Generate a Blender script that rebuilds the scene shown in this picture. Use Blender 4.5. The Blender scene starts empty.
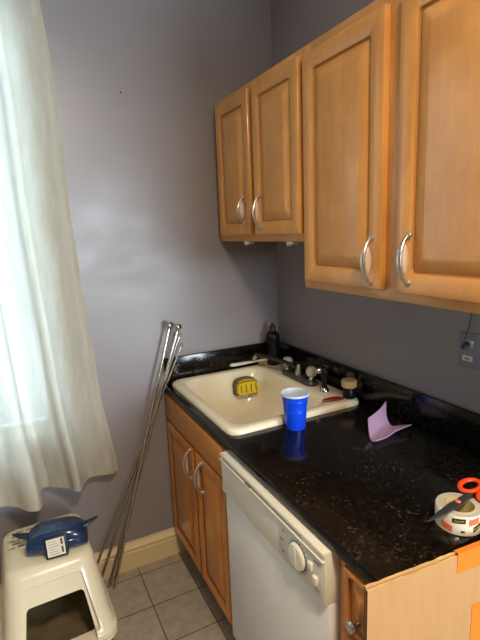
import bpy, bmesh, math, random
from mathutils import Vector, Matrix, Euler, noise
random.seed(4)
S = bpy.context.scene
COL = S.collection
PI = math.pi

# ------------------------------------------------------------------ materials
def lin(c):
    return tuple((x/255/12.92 if x/255 <= .04045 else ((x/255+.055)/1.055)**2.4) for x in c) + (1,)

def mat(name, rgb, rough=.5, metal=0., trans=0., spec=.5, coat=0.):
    m = bpy.data.materials.new(name); m.use_nodes = True
    b = m.node_tree.nodes['Principled BSDF']
    b.inputs['Base Color'].default_value = lin(rgb)
    b.inputs['Roughness'].default_value = rough
    b.inputs['Metallic'].default_value = metal
    b.inputs['Transmission Weight'].default_value = trans
    b.inputs['Specular IOR Level'].default_value = spec
    b.inputs['Coat Weight'].default_value = coat
    b.inputs['Coat Roughness'].default_value = .1
    return m

def nt(m):
    return m.node_tree, m.node_tree.nodes, m.node_tree.links, m.node_tree.nodes['Principled BSDF']

def coords(m, scale=(1, 1, 1)):
    t, n, l, b = nt(m)
    tc = n.new('ShaderNodeTexCoord'); mp = n.new('ShaderNodeMapping')
    mp.inputs['Scale'].default_value = scale
    l.new(tc.outputs['Object'], mp.inputs['Vector'])
    return mp.outputs['Vector']

def noisy(m, vec, scale, detail=3, rough=.5):
    t, n, l, b = nt(m)
    x = n.new('ShaderNodeTexNoise'); x.inputs['Scale'].default_value = scale
    x.inputs['Detail'].default_value = detail; x.inputs['Roughness'].default_value = rough
    l.new(vec, x.inputs['Vector'])
    return x.outputs['Fac']

def ramp(m, fac, stops):
    t, n, l, b = nt(m)
    r = n.new('ShaderNodeValToRGB')
    e = r.color_ramp.elements
    while len(e) < len(stops): e.new(.5)
    for k, (p, c) in enumerate(stops):
        e[k].position = p; e[k].color = lin(c) if len(c) == 3 else c
    l.new(fac, r.inputs['Fac'])
    return r.outputs['Color']

def mix(m, a, b_, fac, mode='MIX'):
    t, n, l, b = nt(m)
    x = n.new('ShaderNodeMix'); x.data_type = 'RGBA'; x.blend_type = mode
    for s, v in ((x.inputs[0], fac), (x.inputs[6], a), (x.inputs[7], b_)):
        if hasattr(v, 'is_linked'): l.new(v, s)
        else: s.default_value = v
    return x.outputs[2]

def bump(m, h, strength=.2, dist=.01):
    t, n, l, b = nt(m)
    x = n.new('ShaderNodeBump'); x.inputs['Strength'].default_value = strength; x.inputs['Distance'].default_value = dist
    l.new(h, x.inputs['Height']); l.new(x.outputs['Normal'], b.inputs['Normal'])

def wood(name, base, axis=2):
    """clear finished maple: boards glued side by side, fine grain along `axis`"""
    m = mat(name, base, .3, coat=.25)
    t, n, l, b = nt(m)
    sc = [1, 1, 1]; sc[axis] = .09
    v = coords(m, tuple(sc))
    g = noisy(m, v, 75, 4, .6)
    dark = tuple(c*.965 for c in base); lite = tuple(min(255, c*1.02) for c in base)
    c1 = ramp(m, g, [(.3, dark), (.55, base), (.8, lite)])
    sc2 = [1, 1, 1]; sc2[axis] = .03
    v2 = coords(m, tuple(sc2))
    w = n.new('ShaderNodeTexVoronoi'); w.inputs['Scale'].default_value = 13; l.new(v2, w.inputs['Vector'])
    sp = n.new('ShaderNodeSeparateColor'); l.new(w.outputs['Color'], sp.inputs['Color'])
    c2 = ramp(m, sp.outputs[0], [(0, (238, 230, 222)), (1, (255, 255, 255))])
    c3 = mix(m, c1, c2, .8, 'MULTIPLY')
    f = noisy(m, coords(m), 9, 4)
    c4 = ramp(m, f, [(.35, (238, 226, 214)), (.65, (255, 255, 255))])
    l.new(mix(m, c3, c4, .7, 'MULTIPLY'), b.inputs['Base Color'])
    return m

M = {}
M['wood'] = wood('maple_upright', (228, 168, 94), 2)
M['wood_across'] = wood('maple_across', (228, 168, 94), 1)
M['wood_edge'] = mat('maple_edge', (176, 118, 62), .35)
M['groove'] = mat('shade_in_groove', (178, 124, 66), .5)  # same wood, with the shade of the groove painted into its colour
M['wood_low_shaded'] = wood('maple_base_shaded_upright', (212, 138, 60), 2)  # darker copy of the upper maple; shade on the base cabinets painted in
M['wood_low_shaded_across'] = wood('maple_base_shaded_across', (212, 138, 60), 1)
M['groove_low'] = mat('shade_in_base_groove', (160, 100, 46), .5)  # groove shade painted in, on top of the darker base maple

# wall paint: satin grey violet with roller marks that change the gloss
def paint(name, rgb):
    m = mat(name, rgb, .4, spec=.65)
    t, n, l, b = nt(m)
    v = coords(m, (1, 1, 2.2))
    q = noisy(m, v, 3.0, 3, .5)
    mr = n.new('ShaderNodeMapRange'); mr.interpolation_type = 'SMOOTHSTEP'; mr.inputs[1].default_value = .2; mr.inputs[2].default_value = .8
    mr.inputs[3].default_value = .285; mr.inputs[4].default_value = .43
    l.new(q, mr.inputs[0]); l.new(mr.outputs[0], b.inputs['Roughness'])
    return m
M['paint'] = paint('grey_violet_paint', (144, 139, 144))
M['white_paint'] = mat('white_ceiling_paint', (225, 222, 215), .8)
M['plain_wall'] = mat('pale_plain_wall', (176, 168, 160), .7)
M['cream_trim'] = mat('cream_trim_paint', (226, 208, 166), .4)

# floor tile
def tile():
    m = mat('grey_beige_tile', (150, 140, 126), .42)
    t, n, l, b = nt(m)
    v = coords(m)
    mp = n.new('ShaderNodeMapping'); l.new(v, mp.inputs['Vector'])
    T = .2199
    mp.inputs['Location'].default_value = (.8698/T, .2737/T, 0)
    mp.inputs['Scale'].default_value = (1/T, 1/T, 1)
    br = n.new('ShaderNodeTexBrick'); br.offset = 0; br.squash = 1
    br.inputs['Scale'].default_value = 1; br.inputs['Brick Width'].default_value = 1; br.inputs['Row Height'].default_value = 1
    br.inputs['Mortar Size'].default_value = .012; br.inputs['Mortar Smooth'].default_value = .2
    br.inputs['Color1'].default_value = lin((180, 171, 158)); br.inputs['Color2'].default_value = lin((187, 177, 163))
    br.inputs['Mortar'].default_value = lin((96, 82, 68))
    l.new(mp.outputs['Vector'], br.inputs['Vector'])
    a = noisy(m, v, 22, 5, .65)
    c = mix(m, br.outputs['Color'], ramp(m, a, [(.3, (214, 208, 200)), (.7, (255, 255, 255))]), .9, 'MULTIPLY')
    l.new(c, b.inputs['Base Color'])
    inv = n.new('ShaderNodeMath'); inv.operation = 'SUBTRACT'; inv.inputs[0].default_value = 1
    l.new(br.outputs['Fac'], inv.inputs[1]); bump(m, inv.outputs[0], .5, .003)
    return m
M['tile'] = tile()

def granite():
    m = mat('black_speckled_granite', (14, 13, 13), .14, spec=.4)
    t, n, l, b = nt(m)
    v = coords(m)
    a = noisy(m, v, 60, 3, .7)
    c1 = ramp(m, a, [(.40, (7, 7, 7)), (.6, (17, 15, 13)), (.8, (46, 36, 26))])
    vo = n.new('ShaderNodeTexVoronoi'); vo.inputs['Scale'].default_value = 170; l.new(v, vo.inputs['Vector'])
    sp = n.new('ShaderNodeSeparateColor'); l.new(vo.outputs['Color'], sp.inputs['Color'])
    c2 = ramp(m, sp.outputs[0], [(.0, (0, 0, 0)), (.80, (0, 0, 0)), (.90, (34, 28, 21)), (1, (62, 52, 40))])
    d = noisy(m, v, 9, 2)
    k = ramp(m, d, [(.42, (0, 0, 0)), (.62, (255, 255, 255))])
    c2 = mix(m, c2, k, .8, 'MULTIPLY')
    l.new(mix(m, c1, c2, 1., 'ADD'), b.inputs['Base Color'])
    return m
M['granite'] = granite()

M['enamel'] = mat('cream_enamel', (240, 230, 204), .22, coat=.3)
M['white_enamel'] = mat('white_appliance_enamel', (242, 242, 244), .25)
M['bisque'] = mat('bisque_appliance_plastic', (242, 239, 226), .35)
M['bisque_dark'] = mat('appliance_recess', (128, 124, 108), .5)
M['panel_grey'] = mat('control_panel_grey', (222, 220, 210), .35)
M['mark'] = mat('printed_mark', (70, 68, 66), .5)
M['toe'] = mat('toe_kick_grey', (92, 92, 94), .6)
M['chrome'] = mat('chrome', (205, 202, 196), .14, 1)
M['steel'] = mat('brushed_steel', (190, 186, 178), .26, 1)
M['pewter'] = mat('pewter', (214, 208, 198), .3, 1)
M['inlay'] = mat('pale_inlay', (216, 196, 180), .25)
M['dark_metal'] = mat('darkened_metal', (60, 60, 62), .25, .8)
M['grey_plate'] = mat('dull_faucet_plate', (96, 94, 90), .35, .6)
M['black_plastic'] = mat('black_plastic', (14, 14, 16), .42, spec=.3)
M['charcoal'] = mat('charcoal_plastic', (40, 40, 44), .4)
M['clear'] = mat('clear_acrylic', (245, 236, 220), .12, 0, .45)
M['blue'] = mat('blue_cup_plastic', (10, 72, 232), .32)
M['cup_white'] = mat('white_cup_lining', (206, 220, 238), .4)
M['navy'] = mat('navy_plastic', (18, 46, 86), .22, coat=.4)
M['navy_dark'] = mat('dark_navy_plastic', (14, 30, 56), .35)
M['label'] = mat('paper_label', (225, 218, 200), .6)
M['label_ink'] = mat('label_ink', (120, 112, 104), .6)
M['litter'] = mat('ivory_litter_box_plastic', (226, 214, 186), .24)
M['litter_in'] = mat('litter_sand', (120, 104, 78), .9)
M['yellow'] = mat('yellow_sponge', (226, 198, 34), .8)
M['scour'] = mat('grey_scouring_fibre', (98, 92, 72), .9)
M['ochre'] = mat('ochre_print', (150, 124, 30), .8)
M['white_plastic'] = mat('white_plastic', (228, 226, 220), .35)
M['red'] = mat('dark_red_plastic', (122, 20, 24), .4)
M['cork'] = mat('tan_cork', (206, 172, 118), .8)
M['purple'] = mat('lilac_felt', (172, 142, 182), .9)
M['orange'] = mat('orange_grip', (240, 76, 26), .4)
M['blade'] = mat('grey_coated_blade', (74, 78, 78), .35, .5)
M['orange_tape'] = mat('orange_tape', (236, 128, 36), .4)
M['plate'] = mat('painted_cover_plate', (134, 140, 164), .35)
M['slate'] = mat('slate_cord', (62, 64, 74), .5)
M['tape_print'] = mat('tape_wrap', (226, 216, 196), .15, coat=.6)
M['tape_core'] = mat('tape_core', (214, 190, 140), .6)
M['tape_rim'] = mat('clear_tape_edge', (196, 192, 186), .15)
M['salmon'] = mat('salmon_print', (238, 116, 84), .3)
M['ink'] = mat('black_print', (34, 32, 20), .3)
M['lemon'] = mat('yellow_print', (220, 196, 60), .3)
def pane_glass():
    m = bpy.data.materials.new('window_glass'); m.use_nodes = True
    n, l = m.node_tree.nodes, m.node_tree.links
    n.clear()
    out = n.new('ShaderNodeOutputMaterial'); tp = n.new('ShaderNodeBsdfTransparent'); gl = n.new('ShaderNodeBsdfGlossy'); fr = n.new('ShaderNodeFresnel'); mx = n.new('ShaderNodeMixShader')
    tp.inputs[0].default_value = (.95, .97, .96, 1); gl.inputs['Roughness'].default_value = .02; fr.inputs['IOR'].default_value = 1.45
    l.new(fr.outputs[0], mx.inputs[0]); l.new(tp.outputs[0], mx.inputs[1]); l.new(gl.outputs[0], mx.inputs[2]); l.new(mx.outputs[0], out.inputs[0])
    return m
M['glass'] = pane_glass()
M['vinyl'] = mat('white_window_frame', (232, 232, 230), .4)
for k in ('scour', 'yellow', 'cork', 'purple', 'litter_in'):
    m = M[k]; bump(m, noisy(m, coords(m), 420, 3), .5, .003)

def cardboard():
    m = mat('corrugated_cardboard', (202, 158, 104), .8)
    t, n, l, b = nt(m)
    a = noisy(m, coords(m, (1, 1, .15)), 60, 4, .6)
    c = ramp(m, a, [(.3, (182, 136, 86)), (.7, (189, 143, 92))])
    l.new(c, b.inputs['Base Color'])
    return m
M['card'] = cardboard()
M['card_edge'] = mat('cardboard_cut_edge', (206, 166, 108), .9)
M['card_shadow'] = mat('cardboard_flute_shade', (110, 82, 50), .9)  # left cut end, shade between the flutes put in as a dark colour

def sheer():
    m = bpy.data.materials.new('sheer_cream_voile'); m.use_nodes = True
    n, l = m.node_tree.nodes, m.node_tree.links
    n.clear()
    out = n.new('ShaderNodeOutputMaterial')
    dif = n.new('ShaderNodeBsdfDiffuse'); tr = n.new('ShaderNodeBsdfTranslucent'); tp = n.new('ShaderNodeBsdfTransparent')
    c = lin((236, 232, 216))
    tc = n.new('ShaderNodeTexCoord'); mp = n.new('ShaderNodeMapping'); mp.inputs['Scale'].default_value = (1, 1, .2)
    no = n.new('ShaderNodeTexNoise'); no.inputs['Scale'].default_value = 40; no.inputs['Detail'].default_value = 3
    l.new(tc.outputs['Object'], mp.inputs[0]); l.new(mp.outputs[0], no.inputs['Vector'])
    rp = n.new('ShaderNodeValToRGB')
    rp.color_ramp.elements[0].position = .3; rp.color_ramp.elements[0].color = lin((212, 206, 190))
    rp.color_ramp.elements[1].position = .7; rp.color_ramp.elements[1].color = lin((224, 219, 205))
    l.new(no.outputs['Fac'], rp.inputs[0])
    l.new(rp.outputs[0], dif.inputs[0]); l.new(rp.outputs[0], tr.inputs[0])
    tp.inputs[0].default_value = (.95, .96, .97, 1)
    a = n.new('ShaderNodeMixShader'); a.inputs[0].default_value = .44
    b = n.new('ShaderNodeMixShader'); b.inputs[0].default_value = .12
    l.new(dif.outputs[0], a.inputs[1]); l.new(tr.outputs[0], a.inputs[2])
    l.new(a.outputs[0], b.inputs[1]); l.new(tp.outputs[0], b.inputs[2]); l.new(b.outputs[0], out.inputs[0])
    return m
M['sheer'] = sheer()

# ------------------------------------------------------------------ mesh helpers
def add_box(bm, lo, hi, bev=0, seg=2, mi=0, mtx=None):
    r = bmesh.ops.create_cube(bm, size=1)
    vs = r['verts']
    for v in vs:
        v.co = Vector([(lo[i]+hi[i])/2 + v.co[i]*(hi[i]-lo[i]) for i in range(3)])
    fs = set(f for v in vs for f in v.link_faces)
    if bev:
        es = list(set(e for v in vs for e in v.link_edges))
        q = bmesh.ops.bevel(bm, geom=es, offset=bev, segments=seg, affect='EDGES', profile=.5)
        fs = set(q['faces']) | set(f for f in fs if f.is_valid)
        vs = list(set(v for f in fs for v in f.verts))
    for f in fs: f.material_index = mi
    if mtx is not None:
        for v in vs: v.co = mtx @ v.co
    return vs

def ring(bm, pts):
    return [bm.verts.new(p) for p in pts]

def bridge(bm, a, b, mi=0, close=True):
    n = len(a)
    for i in range(n if close else n-1):
        j = (i+1) % n
        f = bm.faces.new((a[i], a[j], b[j], b[i])); f.material_index = mi

def cap(bm, a, mi=0, flip=False):
    f = bm.faces.new(a[::-1] if flip else a); f.material_index = mi

def frame_of(d):
    d = d.normalized()
    u = d.cross(Vector((0, 0, 1)))
    if u.length < 1e-3: u = d.cross(Vector((1, 0, 0)))
    u.normalize()
    return u, d.cross(u).normalized()

def add_tube(bm, pts, rad, n=12, mi=0, flat=1., up=None, caps=True):
    """tube along pts; rad a number or list; flat squeezes the second axis"""
    pts = [Vector(p) for p in pts]
    rings = []
    u = None
    for i, p in enumerate(pts):
        d = (pts[min(i+1, len(pts)-1)] - pts[max(i-1, 0)]).normalized()
        if u is None:
            if up is not None: u = Vector(up)
            else: u, _ = frame_of(d)
        u = (u - d*u.dot(d)).normalized()
        w = d.cross(u)
        r = rad[i] if isinstance(rad, (list, tuple)) else rad
        ra, rb = r if isinstance(r, (list, tuple)) else (r, r*flat)
        rings.append(ring(bm, [p + u*(math.cos(2*PI*k/n)*ra) + w*(math.sin(2*PI*k/n)*rb) for k in range(n)]))
    for a, b in zip(rings, rings[1:]): bridge(bm, a, b, mi)
    if caps:
        cap(bm, rings[0], mi, True); cap(bm, rings[-1], mi)

def add_lathe(bm, prof, c=(0, 0, 0), n=32, mi=0, mtx=None, mis=None):
    """prof: (r, z) list; r = 0 makes a pole"""
    c = Vector(c); prev = None; vs = []
    for i, (r, z) in enumerate(prof):
        if r < 1e-6: cur = [bm.verts.new(c + Vector((0, 0, z)))]
        else: cur = ring(bm, [c + Vector((r*math.cos(2*PI*k/n), r*math.sin(2*PI*k/n), z)) for k in range(n)])
        vs += cur
        if prev is not None:
            q = mis[i-1] if mis else mi
            if len(prev) == 1 and len(cur) > 1:
                for k in range(n):
                    f = bm.faces.new((prev[0], cur[k], cur[(k+1) % n])); f.material_index = q
            elif len(cur) == 1 and len(prev) > 1:
                for k in range(n):
                    f = bm.faces.new((prev[k], prev[(k+1) % n], cur[0])); f.material_index = q
            elif len(cur) > 1: bridge(bm, prev, cur, q)
        prev = cur
    if mtx is not None:
        for v in vs: v.co = mtx @ v.co
    return vs

def rrect(hx, hy, r, k=5, cx=0, cy=0):
    """rounded rectangle outline, counter clockwise"""
    r = min(r, hx*.999, hy*.999)
    out = []
    for q, (sx, sy) in enumerate(((1, 1), (-1, 1), (-1, -1), (1, -1))):
        for i in range(k+1):
            a = q*PI/2 + PI/2*i/k
            out.append((cx + sx*(hx-r) + r*math.cos(a), cy + sy*(hy-r) + r*math.sin(a)))
    return out

def add_loft(bm, loops, mis=None, caps=(True, True)):
    rs = [ring(bm, [Vector(p) for p in L]) for L in loops]
    for i, (a, b) in enumerate(zip(rs, rs[1:])): bridge(bm, a, b, mis[i] if mis else 0)
    if caps[0]: cap(bm, rs[0], mis[0] if mis else 0, True)
    if caps[1]: cap(bm, rs[-1], mis[-1] if mis else 0)
    return rs

def off_of(parent):
    o = parent; t = Vector((0, 0, 0))
    while o is not None:
        if o.get('_world'): t += o.location
        o = o.parent
    return t

WORLD_BUILT = {}
def obj(name, bm, mats, parent=None, smooth=35, label=None):
    """link bm as one mesh object; parts of a thing built in world coordinates are shifted to its base"""
    bmesh.ops.recalc_face_normals(bm, faces=bm.faces[:])
    root = parent
    while root is not None and root.parent is not None: root = root.parent
    if root is not None and root.name in WORLD_BUILT:
        bmesh.ops.translate(bm, verts=bm.verts[:], vec=-WORLD_BUILT[root.name])
    me = bpy.data.meshes.new(name); bm.to_mesh(me); bm.free()
    for m in (mats if isinstance(mats, (list, tuple)) else [mats]): me.materials.append(m)
    if smooth:
        me.polygons.foreach_set('use_smooth', [True]*len(me.polygons))
        me.set_sharp_from_angle(angle=math.radians(smooth))
    o = bpy.data.objects.new(name, me); COL.objects.link(o)
    if parent is not None: o.parent = parent
    if label: o['label'] = label
    return o

def tag(o, label, cat, group=None):
    o['label'] = label; o['category'] = cat
    if group: o['group'] = group
    return o

def thing(name, label, cat, loc=(0, 0, 0), rz=0, group=None, world=True):
    o = bpy.data.objects.new(name, None); COL.objects.link(o)
    o.location = loc; o.rotation_euler = (0, 0, rz)
    o.empty_display_size = .05
    tag(o, label, cat, group)
    if world and rz == 0: WORLD_BUILT[o.name] = Vector(loc)
    return o

def at_base(name, bm, mats, loc, smooth=35):
    """a one-mesh thing whose origin sits at loc (bm in world coordinates)"""
    bmesh.ops.translate(bm, verts=bm.verts[:], vec=-Vector(loc))
    o = obj(name, bm, mats, None, smooth); o.location = loc
    return o

def struct(name, bm, mats, parent=None, smooth=0):
    o = obj(name, bm, mats, parent, smooth); 
    if parent is None: o['kind'] = 'structure'
    return o

def NB(): return bmesh.new()

def boolean(a_bm, cutters):
    """cut closed solids (bmeshes) out of a_bm; returns a new bmesh"""
    def tmp(bm):
        bmesh.ops.recalc_face_normals(bm, faces=bm.faces[:])
        me = bpy.data.meshes.new('cut'); bm.to_mesh(me); bm.free()
        for q in range(2): me.materials.append(None)
        o = bpy.data.objects.new('cut', me); COL.objects.link(o); return o
    a = tmp(a_bm); cs = [tmp(c) for c in cutters]
    for c in cs:
        md = a.modifiers.new('b', 'BOOLEAN'); md.object = c; md.operation = 'DIFFERENCE'; md.solver = 'EXACT'
    dg = bpy.context.evaluated_depsgraph_get()
    me = bpy.data.meshes.new_from_object(a.evaluated_get(dg))
    out = bmesh.new(); out.from_mesh(me)
    for o in [a]+cs:
        d = o.data; bpy.data.objects.remove(o); bpy.data.meshes.remove(d)
    bpy.data.meshes.remove(me)
    return out

# ------------------------------------------------------------------ the room
YW = .02            # inner face of the back wall; the right wall is x = 0
LX, FY, CZ = -3.0, -4.2, 2.80
WX0, WX1, WZ0, WZ1 = -2.05, -1.14, .79, 2.55      # window opening in the back wall

RX, RY = 1.6, -2.0      # past y = RY the room widens to x = RX
bm = NB(); add_box(bm, (LX-.15, FY-.15, -.1), (RX+.15, YW+.16, 0)); struct('floor', bm, M['tile'])
bm = NB(); add_box(bm, (LX-.15, FY-.15, CZ), (RX+.15, YW+.16, CZ+.1)); struct('ceiling', bm, M['white_paint'])
bm = NB(); add_box(bm, (0, RY, 0), (.15, YW+.16, CZ)); add_box(bm, (.15, RY, 0), (RX, RY+.15, CZ)); add_box(bm, (RX, FY-.15, 0), (RX+.15, RY+.15, CZ)); struct('wall_right', bm, M['paint'])
bm = NB(); add_box(bm, (LX-.15, FY-.15, 0), (LX, YW+.16, CZ)); struct('wall_left', bm, M['plain_wall'])
bm = NB()
add_box(bm, (WX1, YW, 0), (0, YW+.16, CZ)); add_box(bm, (LX, YW, 0), (WX0, YW+.16, CZ))
add_box(bm, (WX0, YW, 0), (WX1, YW+.16, WZ0)); add_box(bm, (WX0, YW, WZ1), (WX1, YW+.16, CZ))
struct('wall_back', bm, M['paint'])
VX0, VX1, VZ0, VZ1 = -.30, .90, .85, 2.05       # window in the wall behind the camera
bm = NB()
add_box(bm, (VX1, FY-.15, 0), (RX, FY, CZ)); add_box(bm, (LX, FY-.15, 0), (VX0, FY, CZ))
add_box(bm, (VX0, FY-.15, 0), (VX1, FY, VZ0)); add_box(bm, (VX0, FY-.15, VZ1), (VX1, FY, CZ))
struct('wall_front', bm, M['plain_wall'])

def window(name, x0, x1, z0, z1, y, out):
    """frame, meeting rail and glass set in the opening; out = +1 / -1 outwards"""
    w = bpy.data.objects.new(name, None); COL.objects.link(w); w['kind'] = 'structure'
    ya, yb = sorted((y+out*.06, y+out*.12))
    b = NB(); t = .05
    for lo, hi in (((x0, z0), (x0+t, z1)), ((x1-t, z0), (x1, z1)), ((x0+t, z0), (x1-t, z0+t)), ((x0+t, z1-t), (x1-t, z1))):
        add_box(b, (lo[0], ya, lo[1]), (hi[0], yb, hi[1]), .004)
    obj('window_frame', b, M['vinyl'], w)
    g = NB(); add_box(g, (x0+t, (ya+yb)/2-.002, z0+t), (x1-t, (ya+yb)/2+.002, z1-t)); obj('pane', g, M['glass'], w, 0)
    return w
w1 = window('window_1', WX0, WX1, WZ0, WZ1, YW, 1)
b = NB(); add_box(b, (WX0+.002, YW-.0, WZ0-.0), (WX1-.002, YW+.06, WZ0+.02), .003); obj('window_sill', b, M['vinyl'], w1)
window('window_2', VX0, VX1, VZ0, VZ1, FY, -1)

# baseboard of the back wall: tall flat board, cove and cap
bm = NB()
prof = [(0, 0), (-.016, 0), (-.016, .092), (-.013, .098), (-.013, .102), (-.019, .108), (-.019, .116), (-.012, .126), (-.006, .136), (-.004, .146), (0, .146)]
add_loft(bm, [[(x, YW+d, z) for d, z in prof] for x in (LX, -.603)])
struct('baseboard_back', bm, M['cream_trim'])

# ------------------------------------------------------------------ raised panel doors (faces -x)
def panel_door(bm, y0, y1, z0, z1, xb, th=.02, stile=.052, plain=False):
    """slab y0..y1 x z0..z1 from x = xb towards -x, with a routed groove and a raised centre panel.
       materials: 0 upright grain, 1 groove"""
    cy, cz, hy, hz = (y0+y1)/2, (z0+z1)/2, (y1-y0)/2, (z1-z0)/2
    if plain: steps = [(0, 0, .003, 0), (0, th-.006, .003, 0), (.002, th-.002, .004, 0), (.006, th, .006, 0)]
    else:
        s = stile
        steps = [(0, 0, .003, 0), (0, th-.007, .003, 0), (.002, th-.002, .004, 0), (.007, th, .006, 0),
                 (s-.008, th, .012, 0), (s-.002, th-.004, .012, 0), (s, th-.010, .012, 1), (s+.005, th-.010, .012, 1),
                 (s+.007, th-.008, .012, 0), (s+.036, th-.001, .010, 0), (s+.039, th, .010, 0)]
    loops = []; mis = []
    for ins, h, r, mi in steps:
        loops.append([(xb-h, p, q) for p, q in rrect(hy-ins, hz-ins, r, 4, cy, cz)])
    for a, b_ in zip(steps, steps[1:]): mis.append(1 if (a[3] and b_[3]) or b_[3] else 0)
    add_loft(bm, loops, mis+[0] if False else mis, (True, True))
    return bm

def bow_handle(bm, y, z0, z1, xb, fat=1., mi=(0, 1)):
    """bow pull on a door face x = xb: round screw plates, arched bow swelling in the middle, pale oval inset behind it"""
    for z in (z0+.006, z1-.006):
        add_lathe(bm, [(0, 0), (.0095*fat, 0), (.0095*fat, .003), (.007*fat, .006), (.0035, .0075), (0, .008)], n=16, mi=mi[0],
                  mtx=Matrix.Translation((xb, y, z)) @ Euler((0, -PI/2, 0)).to_matrix().to_4x4())
    n = 16; pts = []; rad = []
    for i in range(n+1):
        t = i/n
        s = math.sin(PI*t)
        pts.append((xb-.004-.030*s**.75, y, z0+.006+(z1-z0-.012)*t))
        w = .0044+.0042*s**1.5
        rad.append((w*fat, .0040+.0006*s))
    add_tube(bm, pts, rad, 12, mi[0], up=(0, 1, 0))
    zc, hz = (z0+z1)/2, (z1-z0)*.30
    add_tube(bm, [(xb-.0150, y-.0035, zc-hz+2*hz*t) for t in [i/10 for i in range(11)]],
             [(max(.0005, .0062*math.sin(PI*i/10)**.6), max(.0006, .0120*math.sin(PI*i/10)**.7)) for i in range(11)], 12, mi[1], up=(0, 1, 0))

def copy_tree(o, parent=None):
    c = o.copy(); COL.objects.link(c); c.parent = parent
    for ch in o.children: copy_tree(ch, c)
    return c

# ------------------------------------------------------------------ upper cabinets
FX = -.319                                       # face of the face frames
def upper(label, y0, y1, z0, z1, doors):
    t = thing('wall_cabinet', label, 'cabinet', (0, (y0+y1)/2, z0), 0, 'maple wall cabinets above the counter')
    b = NB(); add_box(b, (FX+.02, y0, z0+.004), (-.001, y1, z1-.002), .001); obj('body', b, M['wood'], t)
    # face frame: stiles, rails, and centre stile as one mesh
    b = NB()
    a0, a1 = y0, y1
    ys = sorted([d[0] for d in doors]+[d[1] for d in doors])
    mids = [(ys[1]+ys[2])/2]
    add_box(b, (FX, a0, z0), (FX+.02, a0+.045, z1), .0015)
    add_box(b, (FX, a1-.045, z0), (FX+.02, a1, z1), .0015)
    for mm in mids: add_box(b, (FX, mm-.036, z0+.04), (FX+.02, mm+.036, z1-.04), .0015)
    add_box(b, (FX+.0003, a0+.045, z0), (FX+.02, a1-.045, z0+.05), .001, mi=1)
    add_box(b, (FX+.0003, a0+.045, z1-.05), (FX+.02, a1-.045, z1), .001, mi=1)
    obj('face_frame', b, [M['wood'], M['wood_across']], t)
    for d0, d1, q0, q1, hy, h0, h1, st in doors:
        b = NB(); panel_door(b, d0, d1, q0, q1, FX-.0005, .02, st)
        dr = obj('door', b, [M['wood'], M['groove']], t)
        b = NB(); bow_handle(b, hy, h0, h1, FX-.0205)
        obj('handle', b, [M['pewter'], M['inlay']], dr, label='silvery bow handle with a pale oval inset')
    return t
small = upper('shorter maple wall cabinet in the corner above the sink', -.705, YW-.002, 1.604, 2.235,
      [(-.338, -.020, 1.631, 2.211, -.287, 1.681, 1.797, .052), (-.700, -.372, 1.631, 2.211, -.424, 1.656, 1.791, .052)])
for yy in (-.25, -.60):
    b = NB(); add_box(b, (FX+.002, yy-.022, 1.592), (FX+.03, yy+.022, 1.604), .002)
    add_box(b, (FX+.004, yy+.008, 1.586), (FX+.02, yy+.02, 1.593), .001)
    obj('mounting_clip', b, M['white_plastic'], small, label='small white clip under the cabinet')
upper('taller maple wall cabinet near the camera, hanging lower over the counter', -1.62, -.706, 1.441, 2.235,
      [(-1.103, -.728, 1.468, 2.203, -1.066, 1.484, 1.621, .056), (-1.600, -1.155, 1.468, 2.203, -1.204, 1.492, 1.628, .056)])

# ------------------------------------------------------------------ base cabinets
BX = -.645                                       # face of the base frames; doors stand .02 proud
def toe_and_body(t, y0, y1, wl, wa):
    b = NB()
    add_box(b, (BX+.02, y0, .115), (-.03, y0+.016, .888)); add_box(b, (BX+.02, y1-.016, .115), (-.03, y1, .888))
    add_box(b, (BX+.02, y0+.016, .115), (-.03, y1-.016, .131)); add_box(b, (-.04, y0+.016, .131), (-.03, y1-.016, .888)); obj('body', b, wl, t)
    b = NB(); add_box(b, (-.585, y0, 0.001), (-.05, y1, .115)); obj('toe_kick', b, M['toe'], t, 0, 'grey recessed toe kick')
t = thing('base_cabinet', 'low maple sink cabinet with two doors, against the back wall', 'cabinet', (-.33, -.33, 0), 0, 'maple base cabinets')
toe_and_body(t, -.682, YW-.021, M['wood_low_shaded'], None)
b = NB()
for lo, hi in ((-.682, -.640), (-.045, YW-.001), (-.391, -.335)): add_box(b, (BX, lo, .115), (BX+.02, hi, .888), .0012)
for lo, hi in ((.115, .16), (.735, .77), (.865, .888)): add_box(b, (BX+.0003, -.67, lo), (BX+.02, YW-.005, hi), .001, mi=1)
obj('face_frame', b, [M['wood_low_shaded'], M['wood_low_shaded_across']], t)
b = NB(); panel_door(b, -.672, YW-.012, .762, .884, BX-.0005, .02, plain=True)
obj('false_drawer_front', b, [M['wood_low_shaded_across'], M['groove_low']], t)
for d0, d1, hy in ((-.352, YW-.012, -.322), (-.674, -.376, -.455)):
    b = NB(); panel_door(b, d0, d1, .140, .748, BX-.0005, .02, .05)
    dr = obj('door', b, [M['wood_low_shaded'], M['groove_low']], t)
    b = NB(); bow_handle(b, hy, .592, .735, BX-.0205)
    obj('handle', b, [M['pewter'], M['pewter']], dr, label='dark pewter bow handle')

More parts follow.
